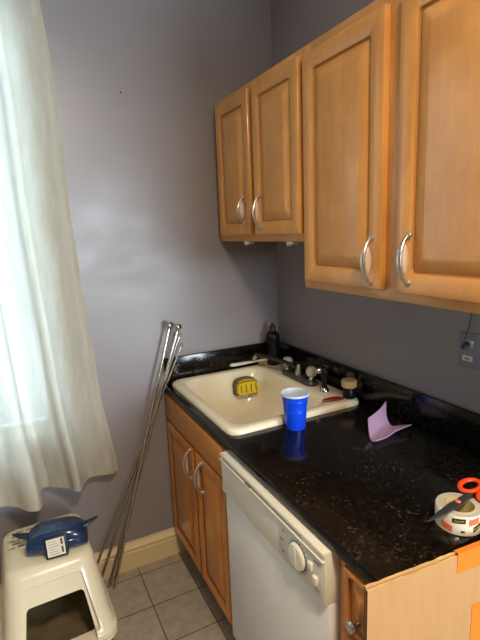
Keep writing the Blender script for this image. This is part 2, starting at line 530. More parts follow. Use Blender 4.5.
t = thing('base_cabinet', 'low maple drawer cabinet beyond the dishwasher, mostly behind the cardboard', 'cabinet', (-.33, -1.39, 0), 0, 'maple base cabinets')
toe_and_body(t, -1.462, -1.312, M['wood_low_shaded'], None)
b = NB()
add_box(b, (BX, -1.345, .115), (BX+.02, -1.312, .888), .0012); add_box(b, (BX, -1.462, .115), (BX+.02, -1.45, .888), .0012)
for lo, hi in ((.115, .16), (.70, .73), (.868, .888)): add_box(b, (BX+.0003, -1.45, lo), (BX+.02, -1.345, hi), .001, mi=1)
obj('face_frame', b, [M['wood_low_shaded'], M['wood_low_shaded_across']], t)
b = NB(); panel_door(b, -1.458, -1.343, .722, .882, BX-.0005, .02, .018)
dr = obj('drawer', b, [M['wood_low_shaded_across'], M['groove_low']], t)
b = NB(); add_lathe(b, [(0, 0), (.007, 0), (.006, .010), (.013, .016), (.0145, .022), (.011, .028), (0, .030)], n=20,
                    mtx=Matrix.Translation((BX-.0205, -1.402, .775)) @ Euler((0, -PI/2, 0)).to_matrix().to_4x4())
obj('knob', b, M['chrome'], dr, label='round chrome knob')
b = NB(); panel_door(b, -1.458, -1.343, .140, .710, BX-.0005, .02, .022); obj('door', b, [M['wood_low_shaded'], M['groove_low']], t)

# ------------------------------------------------------------------ dishwasher
t = thing('dishwasher', 'white built-in dishwasher under the black counter', 'dishwasher', (-.34, -.995, 0))
D0, D1 = -1.300, -.700
b = NB(); add_box(b, (-.62, D0, .10), (-.05, D1, .885), .002); obj('body', b, M['bisque'], t)
b = NB(); add_box(b, (-.672, D0, .128), (-.62, D1, .742), .006); obj('door', b, M['white_enamel'], t)
b = NB(); add_box(b, (-.655, D0, .012), (-.60, D1, .122), .004); obj('toe_panel', b, M['white_enamel'], t)
# control panel with a scooped handle recess along its top
P0, P1, PX = .742, .889, -.683
a = NB(); add_box(a, (PX, D0, P0), (-.60, D1, P1), .004)
c = NB(); add_box(c, (PX-.02, D0+.10, .866), (PX+.022, D1-.012, .878), .001)
b = boolean(a, [c])
pn = obj('control_panel', b, M['bisque'], t)
b = NB(); add_box(b, (PX-.006, D0, .8635), (PX+.002, D1, .8675), .0015); add_box(b, (PX-.004, D0, .878), (PX+.002, D1, .889), .002)
obj('handle_lip', b, M['bisque'], pn)
b = NB(); add_box(b, (PX-.005, -.925, .8655), (PX+.02, -.895, .880), .002); obj('latch', b, M['bisque_dark'], pn, label='small grey latch in the recess')
b = NB(); add_box(b, (PX-.0018, -1.290, .752), (PX+.001, -1.090, .858), .0015)
fp = obj('dial_plate', b, M['panel_grey'], pn, label='grey printed control plate')
R = Euler((0, -PI/2, 0)).to_matrix().to_4x4()
b = NB()
add_lathe(b, [(.0395, .0005), (.0395, .0015), (.037, .0015), (.037, .0005)], n=40, mtx=Matrix.Translation((PX-.0018, -1.187, .808)) @ R)
for k in range(24):
    a_ = 2*PI*k/24
    add_box(b, (-.001, -.001, .0425), (.0, .001, .0465), mtx=Matrix.Translation((PX-.0016, -1.187, .808)) @ Euler((a_, 0, 0)).to_matrix().to_4x4())
for k, (y, z, w) in enumerate(((-1.115, .838, .012), (-1.108, .808, .016), (-1.115, .775, .012), (-1.27, .846, .024), (-1.27, .771, .02))):
    add_box(b, (PX-.0026, y-w/2, z-.0012), (PX-.0016, y+w/2, z+.0012))
obj('dial_markings', b, M['mark'], fp)
b = NB(); add_lathe(b, [(0, 0), (.0365, 0), (.0355, .007), (.032, .010), (0, .011)], n=40, mtx=Matrix.Translation((PX-.0016, -1.187, .808)) @ R)
add_box(b, (-.004, -.0045, -.028), (0, .0045, .028), .0015, mtx=Matrix.Translation((PX-.0105, -1.187, .808)))
obj('dial', b, M['bisque'], fp)
b = NB()
add_box(b, (PX-.010, -1.256, .812), (PX-.001, -1.240, .834), .002); add_box(b, (PX-.010, -1.276, .786), (PX-.001, -1.260, .808), .002)
obj('push_button', b, M['bisque'], fp)

# ------------------------------------------------------------------ countertop, cut out for the sink
CT, CB = .929, .893
SX0, SX1, SY0, SY1 = -.637, -.030, -.694, -.003     # sink rim
t = thing('countertop', 'long black speckled granite countertop under the wall cabinets', 'countertop', (-.33, -.72, CB))
a = NB(); add_box(a, (-.665, -1.466, CB), (-.001, YW-.001, CT), .004)
c = NB(); add_box(c, (SX0+.03, SY0+.03, CB-.05), (SX1-.02, SY1-.02, CT+.05))
b = boolean(a, [c]); obj('slab', b, M['granite'], t)
b = NB(); add_box(b, (-.655, YW-.018, CT), (-.001, YW-.001, 1.058), .003); obj('backsplash', b, M['granite'], t)
b = NB(); add_box(b, (-.019, -1.466, CT), (-.001, YW-.0185, 1.056), .003); obj('backsplash', b, M['granite'], t)

# ------------------------------------------------------------------ sink
t = thing('sink', 'cream enamel single bowl drop-in sink set into the black counter', 'sink', (-.34, -.35, CT))
cx, cy, hx, hy = (SX0+SX1)/2, (SY0+SY1)/2, (SX1-SX0)/2, (SY1-SY0)/2
bx0, bx1, by0, by1 = -.592, -.165, -.640, -.052
bx, by, gx, gy = (bx0+bx1)/2, (by0+by1)/2, (bx1-bx0)/2, (by1-by0)/2
RZ = .951
steps = [(cx, cy, hx, hy, .045, CT+.0005), (cx, cy, hx, hy, .045, CT+.008), (cx, cy, hx-.003, hy-.003, .045, RZ-.006), (cx, cy, hx-.010, hy-.010, .045, RZ-.001),
         (cx, cy, hx-.018, hy-.018, .045, RZ), (bx, by, gx+.012, gy+.012, .060, RZ-.001), (bx, by, gx+.004, gy+.004, .062, RZ-.005), (bx, by, gx-.004, gy-.004, .065, RZ-.016),
         (bx, by, gx-.014, gy-.014, .07, RZ-.06), (bx, by, gx-.030, gy-.030, .08, RZ-.13), (bx, by, gx-.045, gy-.045, .085, RZ-.172), (bx, by, gx-.065, gy-.065, .085, RZ-.190),
         (bx, by, gx-.10, gy-.10, .08, RZ-.197), (bx, by, .06, .06, .0599, RZ-.200)]
b = NB(); add_loft(b, [[(p, q, z) for p, q in rrect(a_, c_, r, 8, ox, oy)] for ox, oy, a_, c_, r, z in steps], None, (False, True))
obj('basin', b, M['enamel'], t, 50)
b = NB(); add_lathe(b, [(.043, .0), (.043, .003), (.036, .004), (.030, -.0002), (.012, .0), (.011, .008), (0, .009)], (bx, by, RZ-.1995), 28)
obj('drain', b, M['steel'], t, label='round steel drain')

# ------------------------------------------------------------------ faucet and things along the sink
t = thing('faucet', 'kitchen faucet with clear knobs on the back rim of the sink', 'faucet', (-.105, -.335, RZ))
b = NB(); add_loft(b, [[(p, q, RZ+z) for p, q in rrect(.030-i, .125-i, .028, 6, -.105, -.335)] for i, z in ((0, 0.0005), (0, .012), (.004, .019), (.012, .022))])
obj('base_plate', b, M['grey_plate'], t, label='dull grey base plate')
for yy in (-.235, -.435):
    b = NB(); add_lathe(b, [(.013, 0), (.012, .014), (.009, .018), (.009, .024), (0, .024)], (-.105, yy, RZ+.02), 20); st = obj('valve_stem', b, M['chrome'], t)
    b = NB()
    add_lathe(b, [(0, 0), (.016, .001), (.024, .009), (.0265, .02), (.024, .034), (.016, .043), (0, .045)], (-.105, yy, RZ+.040), 10)
    obj('knob', b, M['clear'], t, label='clear acrylic knob')
b = NB(); add_lathe(b, [(.018, 0), (.017, .022), (.013, .030), (.013, .046), (.010, .052), (0, .054)], (-.105, -.335, RZ+.02), 24); obj('spout_hub', b, M['chrome'], t)
sp = [(-.105, -.335, RZ+.050), (-.122, -.295, RZ+.064), (-.150, -.220, RZ+.074), (-.18, -.14, RZ+.078), (-.20, -.088, RZ+.074)]
b = NB(); add_tube(b, sp, [.011, .0105, .010, .0095, .009], 14); obj('spout', b, M['dark_metal'], t)
b = NB(); add_tube(b, [(-.197, -.094, RZ+.077), (-.2035, -.077, RZ+.066), (-.2045, -.074, RZ+.052)], [.0115, .0125, .0115], 14); obj('spout_tip', b, M['chrome'], t, label='chrome tip of the spout')

t = thing('side_sprayer', 'black side sprayer with a chrome collar beside the faucet', 'sprayer', (-.108, -.535, RZ))
b = NB(); add_lathe(b, [(.0, .0005), (.021, .0005), (.021, .006), (.016, .014), (.013, .018), (0, .018)], (-.108, -.535, RZ), 24); obj('collar', b, M['chrome'], t)
b = NB(); add_lathe(b, [(.0, 0), (.0125, 0), (.0115, .03), (.0135, .055), (.016, .068), (.0145, .078), (.009, .084), (0, .085)], (-.108, -.535, RZ+.018), 20)
obj('handle', b, M['black_plastic'], t)
b = NB(); add_tube(b, [(-.104, -.530, RZ+.088), (-.122, -.520, RZ+.094), (-.137, -.512, RZ+.091)], [.011, .0125, .0105], 14); obj('spray_head', b, M['chrome'], t)

t = thing('bottle', 'black squeeze bottle standing in the corner behind the sink', 'bottle', (-.080, -.055, RZ))
b = NB(); add_lathe(b, [(0, .0005), (.030, .0005), (.033, .004), (.033, .03), (.0305, .06), (.0285, .085), (.032, .120), (.0365, .143), (.0365, .157), (.031, .170), (.019, .178), (.015, .182), (0, .182)], (-.080, -.055, RZ), 28)
obj('body', b, M['black_plastic'], t)
b = NB(); add_lathe(b, [(0, 0), (.0165, 0), (.0165, .022), (.014, .026), (.009, .028), (.008, .038), (.005, .041), (0, .041)], (-.080, -.055, RZ+.180), 20)
obj('cap', b, M['charcoal'], t)

# dish brush lying from the back rim of the sink onto the spout
t = thing('dish_brush', 'white handled dish brush lying behind the sink, under the faucet spout', 'brush', (-.22, -.018, RZ))
ba, bb = Vector((-.318, -.022, RZ+.024)), Vector((-.152, -.034, RZ+.026))
d = bb-ba; pts = [ba+d*s for s in (0, .03, .15, .4, .7, .9, 1)]
b = NB(); add_tube(b, pts, [(.009, .005), (.013, .0075), (.0145, .0085), (.013, .0075), (.008, .006), (.0065, .0055), (.006, .005)], 14, up=(0, 1, 0))
c = NB(); add_tube(c, [ba+d*.09-Vector((0, 0, .03)), ba+d*.09+Vector((0, 0, .03))], .0045, 12)
b = boolean(b, [c]); obj('handle', b, M['white_plastic'], t)
b = NB(); e0 = bb+Vector((.014, -.001, .0)); add_tube(b, [e0-Vector((.018, 0, 0)), e0+Vector((.030, -.001, 0))], [(.014, .007), (.013, .006)], 14, up=(0, 1, 0)); hd = obj('head', b, M['white_plastic'], t)
b = NB()
for i in range(6):
    for j in range(4):
        x = e0.x-.014+.0085*i; y = e0.y-.009+.006*j
        add_tube(b, [(x, y, e0.z-.004), (x+random.uniform(-.001, .001), y, RZ+.001)], .0022, 5)
obj('bristles', b, M['cork'], t)

# sponge stuck to the far wall of the basin
t = thing('sponge', 'yellow scrub sponge held against the far wall of the sink bowl', 'sponge', (-.276, -.118, RZ-.110), world=False)
t.rotation_euler = (math.radians(-12), 0, math.radians(-8))
def arch(hx_, h, k=10, r=.03, bow=.012):
    # outline in x,z : flat base, rounded shoulders, domed top
    pts = [(-hx_+.006, 0), (hx_-.006, 0), (hx_, .006)]
    for i in range(k+1):
        a_ = i/k
        x = hx_-2*hx_*a_
        z = h-bow*((2*a_-1)**2) - (r*.7*max(0, abs(2*a_-1)-.75)/.25)**1
        pts.append((x, z))
    pts.append((-hx_, .006))
    return pts
b = NB(); o2 = arch(.062, .088)
add_loft(b, [[(x*s, y, z*s+dz) for x, z in o2] for s, y, dz in ((.95, .034, .002), (1, .030, 0), (1, .006, 0), (.97, .002, .001))])
obj('scouring_pad', b, M['scour'], t, 50, 'grey scouring back of the sponge')
b = NB(); o3 = arch(.055, .074)
add_loft(b, [[(x*s+.004, y, z*s+.004+dz) for x, z in o3] for s, y, dz in ((1, .004, 0), (1, -.020, 0), (.95, -.026, .002))])
obj('foam', b, M['yellow'], t, 50)
b = NB()
for x in (-.034, -.008, .018, .044):
    add_tube(b, [(x, -.0258, .014), (x, -.0264, .036), (x, -.0258, .054)], [.003, .004, .003], 8)
add_tube(b, [(-.046, -.0262, .062), (-.02, -.028, .068), (.02, -.028, .069), (.052, -.0262, .064)], .0035, 8)
obj('printed_ribs', b, M['ochre'], t)

t = thing('jar', 'small black jar with a tan cork lid on the near corner of the sink rim', 'jar', (-.070, -.652, RZ))
b = NB(); add_lathe(b, [(0, .0005), (.023, .0005), (.0255, .004), (.0265, .02), (.0245, .036), (.021, .044), (.021, .050), (0, .050)], (-.070, -.652, RZ), 28); obj('body', b, M['black_plastic'], t)
b = NB(); add_lathe(b, [(0, 0), (.027, 0), (.031, .003), (.032, .016), (.0315, .028), (.029, .031), (0, .031)], (-.070, -.652, RZ+.047), 28); obj('lid', b, M['cork'], t, label='tan cork lid')

b = NB(); q = (-.128, -.655, RZ)
pts = [(-.192, -.634, RZ+.006), (-.178, -.638, RZ+.007), (-.145, -.645, RZ+.008), (-.122, -.650, RZ+.008), (-.104, -.658, RZ+.006)]
add_tube(b, pts, [(.005, .004), (.0125, .0058), (.0155, .007), (.013, .0065), (.004, .004)], 14, up=(0, 1, 0))
o = at_base('scraper', b, M['red'], q); tag(o, 'small dark red plastic scraper lying on the sink rim', 'scraper')

# ------------------------------------------------------------------ blue cup
q = (-.393, -.738, CT)
t = thing('cup', 'blue plastic party cup with a white rim standing on the black counter', 'cup', q)
K = 1.11; H = .122*K
b = NB()
add_lathe(b, [(r_*K, z_*K) for r_, z_ in [(0, .003), (.026, .003), (.029, .0005), (.0325, .0005), (.0345, .012), (.0385, .060), (.0388, .062), (.0382, .064), (.0415, .096), (.0422, .098), (.0416, .100), (.0445, H/K-.007)]], q, 48)
obj('outside', b, M['blue'], t)
b = NB()
add_lathe(b, [(r_*K, z_*K) for r_, z_ in [(.0446, H/K-.0075), (.0472, H/K-.006), (.0478, H/K-.003), (.0466, H/K), (.0446, H/K-.001), (.0435, H/K-.006), (.0408, .098), (.0375, .062), (.0335, .012), (.031, .005), (0, .005)]], q, 48)
obj('lining', b, M['cup_white'], t, label='white rim and lining')

# ------------------------------------------------------------------ lilac felt piece
def grid_surface(bm, G, n=10, th=.003):
    """smooth sheet through a grid of control points (Catmull-Rom in both ways), given thickness th"""
    def cr(P, t):
        k = min(int(t), len(P)-2); f = t-k
        p0 = P[max(k-1, 0)]; p1 = P[k]; p2 = P[k+1]; p3 = P[min(k+2, len(P)-1)]
        return .5*((2*p1)+(p2-p0)*f+(2*p0-5*p1+4*p2-p3)*f*f+(3*p1-p0-3*p2+p3)*f**3)
    R_, C_ = len(G), len(G[0])
    rows = []
    for i in range((R_-1)*n+1):
        row = []
        for j in range((C_-1)*n+1):
            row.append(bm.verts.new(cr([cr([Vector(p) for p in r], j/n) for r in G], i/n)))
        rows.append(row)
    for a_, b_ in zip(rows, rows[1:]): bridge(bm, a_, b_, 0, False)
    bmesh.ops.recalc_face_normals(bm, faces=bm.faces[:])
    bmesh.ops.solidify(bm, geom=bm.faces[:], thickness=th)
b = NB()
G = [[(-.212, -.925, CT+.062), (-.180, -.915, CT+.064), (-.138, -.905, CT+.074), (-.106, -.900, CT+.094)],
     [(-.226, -.945, CT+.030), (-.186, -.928, CT+.026), (-.146, -.917, CT+.030), (-.112, -.910, CT+.040)],
     [(-.236, -.964, CT+.007), (-.192, -.945, CT+.0035), (-.148, -.932, CT+.0035), (-.104, -.926, CT+.010)],
     [(-.244, -.985, CT+.007), (-.200, -.975, CT+.0035), (-.148, -.962, CT+.006), (-.092, -.958, CT+.020)],
     [(-.244, -.997, CT+.016), (-.194, -.994, CT+.015), (-.142, -.985, CT+.022), (-.070, -.985, CT+.028)]]
grid_surface(b, G, 8)
o = at_base('felt_piece', b, M['purple'], (-.16, -.93, CT), 60); tag(o, 'curled lilac felt scrap on the black counter', 'felt')

# ------------------------------------------------------------------ packing tape roll and scissors
q = Vector((-.365, -1.411, CT)); RO, RI, TH = .0535, .0385, .050
t = thing('tape_roll', 'roll of clear packing tape with printed wrapper on the counter near the cardboard', 'tape', q)
b = NB(); add_lathe(b, [(RO-.0015, .0005), (RO, .002), (RO, TH-.002), (RO-.0015, TH)], q, 64); obj('wrapper', b, M['tape_print'], t, 40, 'cream printed wrapper')
b = NB(); add_lathe(b, [(RI, TH), (RO-.0016, TH), (RO-.0016, .0005), (RI, .0005)], q, 64); obj('tape_windings', b, M['tape_rim'], t, 40)
b = NB(); add_lathe(b, [(RI-.0002, .0005), (RI-.0002, TH+.001), (RI-.004, TH+.001), (RI-.004, .0005), (RI-.0002, .0005)], q, 64); obj('core', b, M['tape_core'], t, 40)
def wrap_patch(bm, a0, a1, z0, z1, skew=0, r=RO+.0004, n=8):
    lo = [bm.verts.new(q+Vector((r*math.cos(a0+(a1-a0)*i/n), r*math.sin(a0+(a1-a0)*i/n), z0+skew*i/n))) for i in range(n+1)]
    hi = [bm.verts.new(q+Vector((r*math.cos(a0+(a1-a0)*i/n), r*math.sin(a0+(a1-a0)*i/n), z1+skew*i/n))) for i in range(n+1)]
    bridge(bm, lo, hi, 0, False)
D = math.radians
for a0, a1, z0, z1, sk in ((242, 270, .028, .044, .004), (176, 204, .010, .026, -.004), (276, 300, .003, .016, .004), (320, 345, .02, .04, 0), (90, 125, .02, .04, 0)):
    b = NB(); wrap_patch(b, D(a0), D(a1), z0, z1, sk); obj('salmon_patch', b, M['salmon'], t, 40)
for a0, a1, z0, z1, sk in ((203, 234, .031, .043, .003), (254, 279, .010, .024, .010), (224, 233, .010, .015, 0), (160, 171, .034, .040, 0), (40, 70, .01, .022, .004)):
    b = NB(); wrap_patch(b, D(a0), D(a1), z0, z1, sk, RO+.0006); obj('black_patch', b, M['ink'], t, 40)
# the name on the wrapper, bent round the roll
def bent_text(txt, size, a_mid, z_mid, tilt):
    cu = bpy.data.curves.new('lettering', 'FONT'); cu.body = txt; cu.size = size; cu.align_x = 'CENTER'; cu.align_y = 'CENTER'; cu.shear = .25
    o_ = bpy.data.objects.new('lettering', cu); COL.objects.link(o_)
    me = bpy.data.meshes.new_from_object(o_.evaluated_get(bpy.context.evaluated_depsgraph_get()))
    bm_ = bmesh.new(); bm_.from_mesh(me)
    bpy.data.objects.remove(o_); bpy.data.curves.remove(cu); bpy.data.meshes.remove(me)
    r = RO+.0009
    for v in bm_.verts:
        x = v.co.x; z = v.co.y + tilt*x
        a_ = a_mid + x/r
        v.co = q+Vector((r*math.cos(a_), r*math.sin(a_), z_mid+z))
    return bm_
for (a_, z_, tl) in ((D(218.5), .0385, .11), (D(266.5), .022, .38)):
    obj('lettering', bent_text('Scotch', .0082, a_, z_, tl), M['lemon'], t, 0)

# scissors lying across the roll
zs = CT+TH+.0045
t = thing('scissors', 'orange handled scissors lying open across the tape roll', 'scissors', (-.36, -1.405, CT+TH), world=True)
tip = Vector((-.490, -1.426, zs)); piv = Vector((-.371, -1.412, zs+.001))
d = (piv-tip).normalized(); nrm = Vector((-d.y, d.x, 0))
def blade(sign, dz, spread):
    dd = (Matrix.Rotation(spread, 3, 'Z') @ d); nn = Vector((-dd.y, dd.x, 0))
    b_ = NB()
    L = (piv-tip).length
    prof_ = [(-L, 0, 0), (-L*.55, -.001, .008), (-L*.15, -.003, .0115), (.008, -.008, .010), (.030, -.008, .009), (.056, -.007, .007)]
    lo, hi = [], []
    z = Vector((0, 0, dz))
    bot = [piv+dd*u+nn*sign*a_ + z for u, a_, c_ in prof_]; top = [piv+dd*u+nn*sign*c_ + z for u, a_, c_ in prof_]
    th = Vector((0, 0, .0022))
    rA = ring(b_, bot+top[::-1]); rB = ring(b_, [p+th for p in bot+top[::-1]])
    bridge(b_, rA, rB); 
    m_ = len(bot)
    for i in range(m_-1):
        for rr in (rA, rB):
            f = b_.faces.new((rr[i], rr[i+1], rr[2*m_-2-i], rr[2*m_-1-i]))
    bmesh.ops.remove_doubles(b_, verts=b_.verts[:], dist=1e-5)
    return b_
obj('blade', blade(1, .0, .0), M['blade'], t); obj('blade', blade(-1, .0026, .03), M['blade'], t)
b = NB(); add_lathe(b, [(0, -.0035), (.006, -.0035), (.0068, .0045), (.006, .0065), (0, .007)], piv, 20); obj('pivot_screw', b, M['salmon'], t, label='orange pivot cap')
def handle_loop(ang, off, a_=.034, c_=.021):
    dd = (Matrix.Rotation(ang, 3, 'Z') @ d); nn = Vector((-dd.y, dd.x, 0))
    c0 = piv+dd*.090+nn*off
    b_ = NB(); n = 28; pts = [c0+dd*(a_*math.cos(2*PI*i/n))+nn*(c_*math.sin(2*PI*i/n))+Vector((0, 0, .004)) for i in range(n)]
    rs = []
    for i, p in enumerate(pts):
        tg = (pts[(i+1) % n]-pts[i-1]).normalized(); o_ = tg.cross(Vector((0, 0, 1)))
        rs.append(ring(b_, [p+o_*(.0065*math.cos(2*PI*k/10))+Vector((0, 0, .0055*math.sin(2*PI*k/10))) for k in range(10)]))
    for i in range(n): bridge(b_, rs[i], rs[(i+1) % n])
    return b_
obj('handle', handle_loop(.06, .016), M['orange'], t); obj('handle', handle_loop(-.24, -.014, .034), M['orange'], t)

# ------------------------------------------------------------------ cardboard
A, B = Vector((-.713, -1.4685, 0)), Vector((-.02, -1.525, 0))
t = thing('cardboard_box', 'flattened cardboard carton standing on edge against the end of the counter', 'cardboard', (-.36, -1.52, 0))
d = (B-A).normalized(); nn = Vector((d.y, -d.x, 0))      # towards the camera
ZT = .945
b = NB()
for off in (0.001, .0075):
    N = 60; rows = []
    for k, w in enumerate((off, off+.0045)):
        p0 = [A+d*((B-A).length*i/N)+nn*w+Vector((0, 0, .002)) for i in range(N+1)]
        p1 = []
        for i in range(N+1):
            jag = random.uniform(-.0016, .0016) if i % 2 else 0
            s = i/N
            dip = 0
            if off > .002: dip = -.004 if s < .36 else 0
            p1.append(A+d*((B-A).length*s)+nn*w+Vector((0, 0, ZT+jag+dip)))
        rows.append((ring(b, p0), ring(b, p1)))
    (a0, a1), (c0, c1) = rows
    bridge(b, a0, a1, 0, False); bridge(b, c0, c1, 0, False); bridge(b, a1, c1, 1, False); bridge(b, a0, c0, 1, False)
    for i in (0, -1):
        f = b.faces.new((a0[i], c0[i], c1[i], a1[i])); f.material_index = 2 if i == 0 else 1
obj('panels', b, [M['card'], M['card_edge'], M['card_shadow']], t, 20)
def strip(u0, u1, z0, z1, fold=False):
    b_ = NB(); w = .0125
    L = [A+d*u+nn*w+Vector((0, 0, z)) for u, z in ((u0, z0), (u1, z0-.002), (u1, z1), (u0, z1))]
    r0 = ring(b_, L); r1 = ring(b_, [p+nn*.0006 for p in L]); bridge(b_, r0, r1); cap(b_, r0, 0, True); cap(b_, r1)
    if fold:
        L = [A+d*u+nn*w_+Vector((0, 0, z1)) for u, w_ in ((u0, w+.0006), (u1, w+.0006), (u1, .0005), (u0, .0005))]
        r0 = ring(b_, L); r1 = ring(b_, [p+Vector((0, 0, .0006)) for p in L]); bridge(b_, r0, r1); cap(b_, r0, 0, True); cap(b_, r1)
    return b_
obj('tape_strip', strip(.236, .44, .898, ZT+.0022, True), M['orange_tape'], t, 0, 'orange tape strip folded over the top edge')
obj('tape_strip', strip(.288, .44, .60, .80), M['orange_tape'], t, 0, 'lower orange tape strip')

# ------------------------------------------------------------------ outlet on the right wall, and its cord
t = thing('wall_outlet', 'grey painted wall outlet plate under the tall cabinet', 'outlet', (0, -1.18, 1.25))
b = NB(); add_box(b, (-.006, -1.262, 1.192), (-.0005, -1.108, 1.308), .003); obj('cover_plate', b, M['plate'], t)
b = NB(); add_box(b, (-.009, -1.162, 1.262), (-.005, -1.126, 1.284), .002); obj('receptacle', b, M['white_plastic'], t, label='white receptacle')
b = NB(); add_box(b, (-.009, -1.162, 1.216), (-.005, -1.126, 1.234), .002); r_ = obj('receptacle', b, M['white_plastic'], t, label='white receptacle')
b = NB()
add_box(b, (-.0098, -1.153, 1.223), (-.0088, -1.136, 1.227)); obj('slot', b, M['mark'], r_, 0)
b = NB(); add_box(b, (-.013, -1.232, 1.226), (-.005, -1.206, 1.276), .003); obj('switch', b, M['white_plastic'], t, label='white rocker switch')
t = thing('power_cord', 'dark power cord plugged into the wall outlet', 'cord', (-.02, -1.145, 1.25))
b = NB(); add_tube(b, [(-.0095, -1.143, 1.272), (-.020, -1.143, 1.270), (-.030, -1.143, 1.262)], [.010, .010, .006], 12); obj('plug', b, M['charcoal'], t)
b = NB(); add_tube(b, [(-.028, -1.143, 1.264), (-.030, -1.144, 1.275), (-.018, -1.147, 1.31), (-.008, -1.149, 1.35), (-.005, -1.150, 1.40), (-.005, -1.151, 1.441)], .0024, 8); obj('cable', b, M['slate'], t)

b = NB(); add_lathe(b, [(0, 0), (.0035, 0), (.0035, .003), (.002, .006), (0, .006)], n=12, mtx=Matrix.Translation((-.755, YW-.0002, 2.25)) @ Euler((PI/2, 0, 0)).to_matrix().to_4x4())
o = obj('nail', b, M['charcoal'], None); tag(o, 'small dark nail in the grey wall, right of the curtain', 'nail')

# ------------------------------------------------------------------ chrome rods leaning in the corner
def rod(top, bot, r, ball, label, inner=None):
    top, bot = Vector(top), Vector(bot)
    t = thing('metal_rod', label, 'rod', bot, 0, 'chrome rods leaning against the back wall')
    d = (top-bot)
    b = NB(); add_tube(b, [bot+d*.0+Vector((0, 0, .0)), bot+d*.004, bot+d*.60], [r*.9, r, r], 14); obj('outer_tube', b, M['steel'], t)
    b = NB(); add_tube(b, [bot+d*.598, bot+d*.995, top], [r*.82, r*.82, r*.7], 14); obj('inner_tube', b, M['chrome'], t)
    if ball:
        q = Matrix.Translation(top) @ d.to_track_quat('Z', 'Y').to_matrix().to_4x4()
        b = NB(); add_lathe(b, [(r*.7, -.006), (r*1.35, -.004), (r*1.35, 0), (r*.9, .003), (r*1.6, .006), (r*2.2, .014), (r*1.9, .024), (r*1.1, .031), (0, .033)], n=20, mtx=q)
        obj('finial', b, M['chrome'], t, label='round ball finial')
    else:
        q = Matrix.Translation(top) @ d.to_track_quat('Z', 'Y').to_matrix().to_4x4()
        b = NB(); add_lathe(b, [(r*.6, -.012), (r*1.15, -.012), (r*1.15, .002), (r*.8, .005), (0, .005)], n=16, mtx=q); obj('end_cap', b, M['chrome'], t)
rod((-.630, -.032, 1.212), (-1.004, -.080, .004), .0078, True, 'chrome rod with a ball end, leftmost at the top of the four')
rod((-.592, -.040, 1.200), (-1.024, -.060, .004), .0078, True, 'chrome rod with a ball end, second from left at the top')
rod((-.580, -.035, 1.178), (-1.062, -.020, .004), .0070, False, 'plain chrome rod between the ball ended rod and the shortest one')
rod((-.567, -.015, 1.122), (-1.112, -.009, .004), .0062, False, 'plain chrome rod with the lowest top of the four')

# ------------------------------------------------------------------ curtain
bot = [(-.929, -.059), (-.960, -.085), (-.993, -.078), (-1.030, -.070), (-1.063, -.078), (-1.090, -.125), (-1.108, -.172), (-1.130, -.165), (-1.150, -.125), (-1.181, -.100), (-1.215, -.070),
       (-1.243, -.052), (-1.268, -.10), (-1.262, -.170), (-1.276, -.228), (-1.315, -.215), (-1.362, -.150), (-1.42, -.120), (-1.48, -.16), (-1.53, -.22), (-1.58, -.17), (-1.64, -.10), (-1.70, -.17), (-1.77, -.21), (-1.85, -.12), (-1.93, -.10), (-2.02, -.18), (-2.10, -.10)]
def resample(P, n):
    P = [Vector((p[0], p[1], 0)) for p in P]
    def cr(t):
        k = min(int(t), len(P)-2); f = t-k
        p0 = P[max(k-1, 0)]; p1 = P[k]; p2 = P[k+1]; p3 = P[min(k+2, len(P)-1)]
        return .5*((2*p1)+(p2-p0)*f+(2*p0-5*p1+4*p2-p3)*f*f+(3*p1-p0-3*p2+p3)*f**3)
    return [cr((len(P)-1)*i/n) for i in range(n+1)]
NC, NR = 216, 46
PB = resample(bot, NC)
Z0, Z1 = .579, 2.70
edge = [(.579, -.929), (.634, -.931), (.94, -.972), (1.17, -.986), (1.47, -1.005), (1.80, -1.021), (2.17, -1.022), (2.40, -1.038), (2.52, -1.049), (2.70, -1.06)]
def edge_x(z):
    for (a, xa), (c, xc) in zip(edge, edge[1:]):
        if z <= c: return xa+(xc-xa)*(z-a)/(c-a)
    return edge[-1][1]
rows = []
b = NB()
for i in range(NR+1):
    s = i/NR; z = Z0+(Z1-Z0)*s
    ex = edge_x(z)
    row = []
    for j in range(NC+1):
        p = PB[j]
        u = (p.x+2.10)/(2.10-.929)               # 0 left .. 1 right
        x = -2.10+(ex+2.10)*u
        keep = 1-.55*s**.8
        y = -.085+(p.y+.105)*keep + .010*math.sin(9*z+p.x*14)*.5*(1-s)
        y = min(y, -.035)
        row.append(b.verts.new((x, y, z)))
    rows.append(row)
for r0, r1 in zip(rows, rows[1:]): bridge(b, r0, r1, 0, False)
cur = thing('curtain', 'long sheer cream curtain hanging in folds in front of the window', 'curtain', (-1.5, -.1, Z0))
obj('cloth', b, M['sheer'], cur, 180)
# turned-up double hem along the bottom, and the stitched side edge
b = NB(); HR = 4
rr = []
for i in range(HR+1):
    z = Z0+.072*i/HR
    rr.append([b.verts.new((v.co.x, v.co.y+.0025, z)) for v in [None]*0] or [b.verts.new((PB[j].x, 0, z)) for j in range(NC+1)])
for i, row in enumerate(rr):
    z = Z0+.072*i/HR; s = (z-Z0)/(Z1-Z0); ex = edge_x(z)
    for j, v in enumerate(row):
        p = PB[j]; u = (p.x+2.10)/(2.10-.929)
        v.co.x = -2.10+(ex+2.10)*u
        y = -.085+(p.y+.105)*(1-.55*s**.8) + .010*math.sin(9*z+p.x*14)*.5*(1-s)
        v.co.y = min(y, -.035)+.003
for r0, r1 in zip(rr, rr[1:]): bridge(b, r0, r1, 0, False)
obj('hem', b, M['sheer'], cur, 180)
b = NB(); r2 = []
for i in range(NR+1):
    z = Z0+(Z1-Z0)*i/NR; ex = edge_x(z); y0 = -.052
    r2.append([b.verts.new((ex-.028*k/3, -.050-.004*k, z)) for k in range(4)])
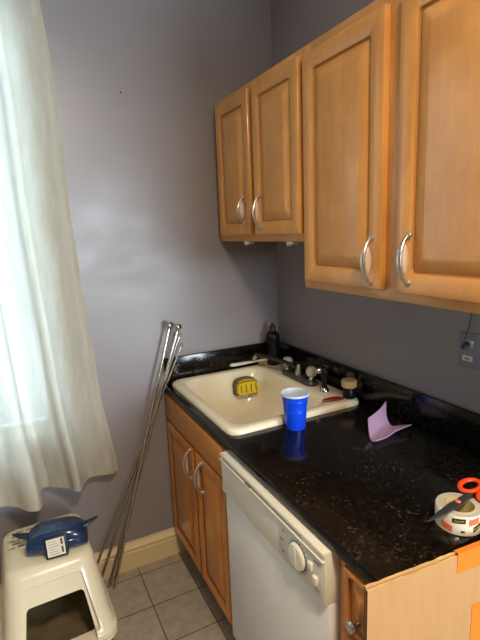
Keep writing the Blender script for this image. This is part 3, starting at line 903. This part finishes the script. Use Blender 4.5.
for r0, r1 in zip(r2, r2[1:]): bridge(b, r0, r1, 0, False)
obj('side_hem', b, M['sheer'], cur, 180)
rodt = thing('curtain_rod', 'curtain rod above the window', 'curtain rod', (-1.55, -.085, 2.715))
b = NB(); add_tube(b, [(-2.2, -.085, 2.712), (-.98, -.085, 2.712)], .011, 14); obj('pole', b, M['steel'], rodt)
for x in (-2.15, -1.0):
    b = NB(); add_tube(b, [(x, -.085, 2.712), (x, YW-.001, 2.712)], .007, 10); obj('bracket', b, M['steel'], rodt)

# ------------------------------------------------------------------ litter box
LB = (-1.268, -.283, 0); LR = D(2)
t = thing('litter_box', 'ivory hooded cat litter box on the floor under the curtain', 'litter box', LB, LR, world=False)
def rr_at(hx_, hy_, r, z, oy=0): return [(p, q_, z) for p, q_ in rrect(hx_, hy_, r, 8, 0, oy)]
b = NB()
add_loft(b, [rr_at(.150, .200, .05, .002), rr_at(.160, .210, .055, .010), rr_at(.190, .228, .06, .142), rr_at(.204, .241, .06, .148), rr_at(.204, .241, .06, .162),
             rr_at(.192, .229, .06, .163), rr_at(.174, .220, .06, .06), rr_at(.15, .195, .05, .03)], None, (True, True))
obj('tray', b, M['litter'], t, 40)
b = NB()
N = 26; rows = []
for i in range(N+1):
    row = []
    for j in range(N+1):
        x, y = -.155+.31*i/N, -.20+.40*j/N
        row.append(b.verts.new((x, y, .075+.028*noise.noise(Vector((x*11, y*11, 3)))+.008*noise.noise(Vector((x*60, y*60, 1))))))
    rows.append(row)
for r0, r1 in zip(rows, rows[1:]): bridge(b, r0, r1, 0, False)
o = obj('litter', b, M['litter_in'], t, 60); o['label'] = 'brown litter inside the box'; o['kind'] = 'stuff'
# hood: closed loft, then cut a shallow front recess, the cavity, the doorway and the vent slots
def hood(s):
    h = NB()
    L = [(.204, .241, .06, .166, 0), (.204, .241, .06, .182, 0), (.195, .231, .06, .190, 0), (.184, .216, .06, .245, .004), (.171, .194, .06, .34, .018), (.162, .176, .06, .405, .030),
         (.157, .166, .055, .435, .036), (.149, .155, .05, .453, .040), (.132, .137, .04, .461, .042)]
    add_loft(h, [rr_at(a_-s, c_-s, max(.01, r_-s*.5), z_ - (s if z_ > .2 else 0) if s == 0 or z_ > .16 else .10, oy) for a_, c_, r_, z_, oy in L])
    return h
def wedge(x0, x1, z0, z1, y_front, y0, y1):
    """prism whose back face slopes: at z0 it reaches y0, at z1 y1"""
    w = NB()
    a_ = ring(w, [(-x0, y_front, z0), (x0, y_front, z0), (x0, y0, z0), (-x0, y0, z0)]); c_ = ring(w, [(-x1, y_front, z1), (x1, y_front, z1), (x1, y1, z1), (-x1, y1, z1)])
    bridge(w, a_, c_); cap(w, a_, 0, True); cap(w, c_)
    es = [e for e in w.edges if abs(e.verts[0].co.y-e.verts[1].co.y) > .1]
    bmesh.ops.bevel(w, geom=es, offset=.014, segments=4, affect='EDGES', profile=.5)
    return w
slots = NB()
for rI in range(5):
    for cI in range(8):
        x = -.124 + .036*cI + (.018 if rI % 2 else 0); y = .158 - .025*rI
        if x > .110: continue
        add_box(slots, (x-.0130, y-.0070, .41), (x+.0130, y+.0070, .48))
hb = boolean(hood(0), [wedge(.138, .100, .200, .412, -.40, -.204, -.134), hood(.006) if False else wedge(.001, .001, .5, .6, -.4, -.39, -.39)])
def cavity():
    h = NB()
    L = [(.180, .210, .05, .10, .01), (.171, .191, .05, .24, .024), (.158, .166, .05, .34, .042), (.149, .146, .05, .405, .056), (.143, .136, .045, .430, .060), (.126, .118, .04, .4565, .060)]
    add_loft(h, [rr_at(a_, c_, r_, z_, oy) for a_, c_, r_, z_, oy in L]); return h
hb = boolean(hb, [cavity()])
hb = boolean(hb, [wedge(.124, .099, .172, .343, -.40, -.09, -.05), slots])
hd = obj('hood', hb, M['litter'], t, 40)

# ------------------------------------------------------------------ navy case on the litter box
CC = (-1.228, -.300, .4615)
t = thing('plastic_case', 'glossy navy plastic case with pointed side tabs, lying on the litter box', 'case', CC, D(-9), world=False)
hs = []
for i in range(21):
    s = -1+2*i/20
    k = (1-abs(s)**3.2)**.5 if abs(s) < 1 else 0
    k = max(k, .02)
    x = .114*s
    ht = .030+.066*k; dp = .034+.034*k
    ring_ = []
    for j in range(28):
        a_ = 2*PI*j/28
        cy_, sz_ = math.cos(a_), math.sin(a_)
        yy = dp*math.copysign(abs(cy_)**.75, cy_)
        zz = ht*.5+ht*.5*math.copysign(abs(sz_)**.62, sz_)
        ring_.append((x, yy*(1-.12*(zz/.09)), zz+.002))
    hs.append(ring_)
b = NB(); add_loft(b, hs); obj('shell', b, M['navy'], t, 60)
b = NB()
add_tube(b, [(-.101+.202*i/14, -.0685+.028*abs(-1+2*i/14)**3, .046+.010*(1-(-1+2*i/14)**2)) for i in range(15)], .0032, 8)
obj('seam', b, M['navy'], t)
for sgn, rise in ((-1, .010), (1, .012)):
    b = NB()
    add_tube(b, [(sgn*.090, .006, .058), (sgn*.118, .010, .060+rise*.3), (sgn*.142, .016, .062+rise*.7), (sgn*.158, .020, .064+rise)], [(.022, .012), (.017, .008), (.011, .006), (.004, .003)], 14, up=(0, 1, 0))
    obj('side_tab', b, M['navy_dark'], t)
b = NB(); mt = Matrix.Translation((.004, -.070, .014)) @ Euler((D(-14), D(-4), 0)).to_matrix().to_4x4()
add_box(b, (-.040, -.012, -.012), (.040, .030, .068), .004, mtx=mt); pl = obj('label_block', b, M['navy_dark'], t)
b = NB(); add_box(b, (-.032, -.0128, -.004), (.032, -.0118, .061), mtx=mt); lb = obj('paper_label', b, M['label'], pl, 0, 'white printed paper label')
b = NB()
for z0, z1, x0, x1 in ((.034, .056, .019, .026), (.004, .026, .019, .026)): add_box(b, (x0, -.0133, z0), (x1, -.0127, z1), mtx=mt, mi=1)
for k in range(6):
    add_box(b, (-.026, -.0133, .003+.0095*k), (.012-.006*(k % 3), -.0127, .0045+.0095*k), mtx=mt)
obj('fine_print', b, [M['label_ink'], M['mark']], lb, 0)

# ------------------------------------------------------------------ light
W = bpy.data.worlds.new('daylight'); S.world = W; W.use_nodes = True
bg = W.node_tree.nodes['Background']; bg.inputs[0].default_value = (.62, .78, 1, 1); bg.inputs[1].default_value = 1.6
def area(name, loc, rot, sx, sy, power, rgb):
    l = bpy.data.lights.new(name, 'AREA'); l.shape = 'RECTANGLE'; l.size = sx; l.size_y = sy; l.energy = power; l.color = rgb
    o = bpy.data.objects.new(name, l); COL.objects.link(o); o.location = loc; o.rotation_euler = rot
    return o
area('daylight_curtain_window', ((WX0+WX1)/2, YW+.19, (WZ0+WZ1)/2+.1), (D(-90), 0, 0), .95, 1.8, 46, (.58, .80, 1))
area('daylight_rear_window', ((VX0+VX1)/2, FY-.2, (VZ0+VZ1)/2), (D(90), 0, 0), 1.1, 1.15, 130, (.80, .90, 1))
l = bpy.data.lights.new('ceiling_lamp', 'AREA'); l.shape = 'DISK'; l.size = .35; l.energy = 43; l.color = (1, .80, .56)
o = bpy.data.objects.new('ceiling_lamp', l); COL.objects.link(o); o.location = (-.95, -2.4, 2.74)

# ------------------------------------------------------------------ camera
cd = bpy.data.cameras.new('camera'); cam = bpy.data.objects.new('camera', cd); COL.objects.link(cam)
f = 460.07
cd.sensor_fit = 'VERTICAL'; cd.sensor_height = 36; cd.sensor_width = 27; cd.lens = f/640*36; cd.clip_start = .02
yaw, pit, rol = D(-26.29357566), D(-10.95220268), D(-2.29081179)
fw = Vector((-math.sin(yaw)*math.cos(pit), math.cos(yaw)*math.cos(pit), math.sin(pit)))
r = Vector((math.cos(yaw), math.sin(yaw), 0)); u = r.cross(fw)
r2 = r*math.cos(rol)+u*math.sin(rol); u2 = -r*math.sin(rol)+u*math.cos(rol)
cam.matrix_world = Matrix(((r2.x, u2.x, -fw.x, -1.2704), (r2.y, u2.y, -fw.y, -2.0857), (r2.z, u2.z, -fw.z, 1.6501), (0, 0, 0, 1)))
S.camera = cam
S.view_settings.view_transform = 'Standard'; S.view_settings.look = 'None'; S.view_settings.gamma = 1; S.view_settings.use_curve_mapping = False
S.view_settings.exposure = .18
S.cycles.max_bounces = 10; S.cycles.transparent_max_bounces = 12
S.cycles.sample_clamp_indirect = 6
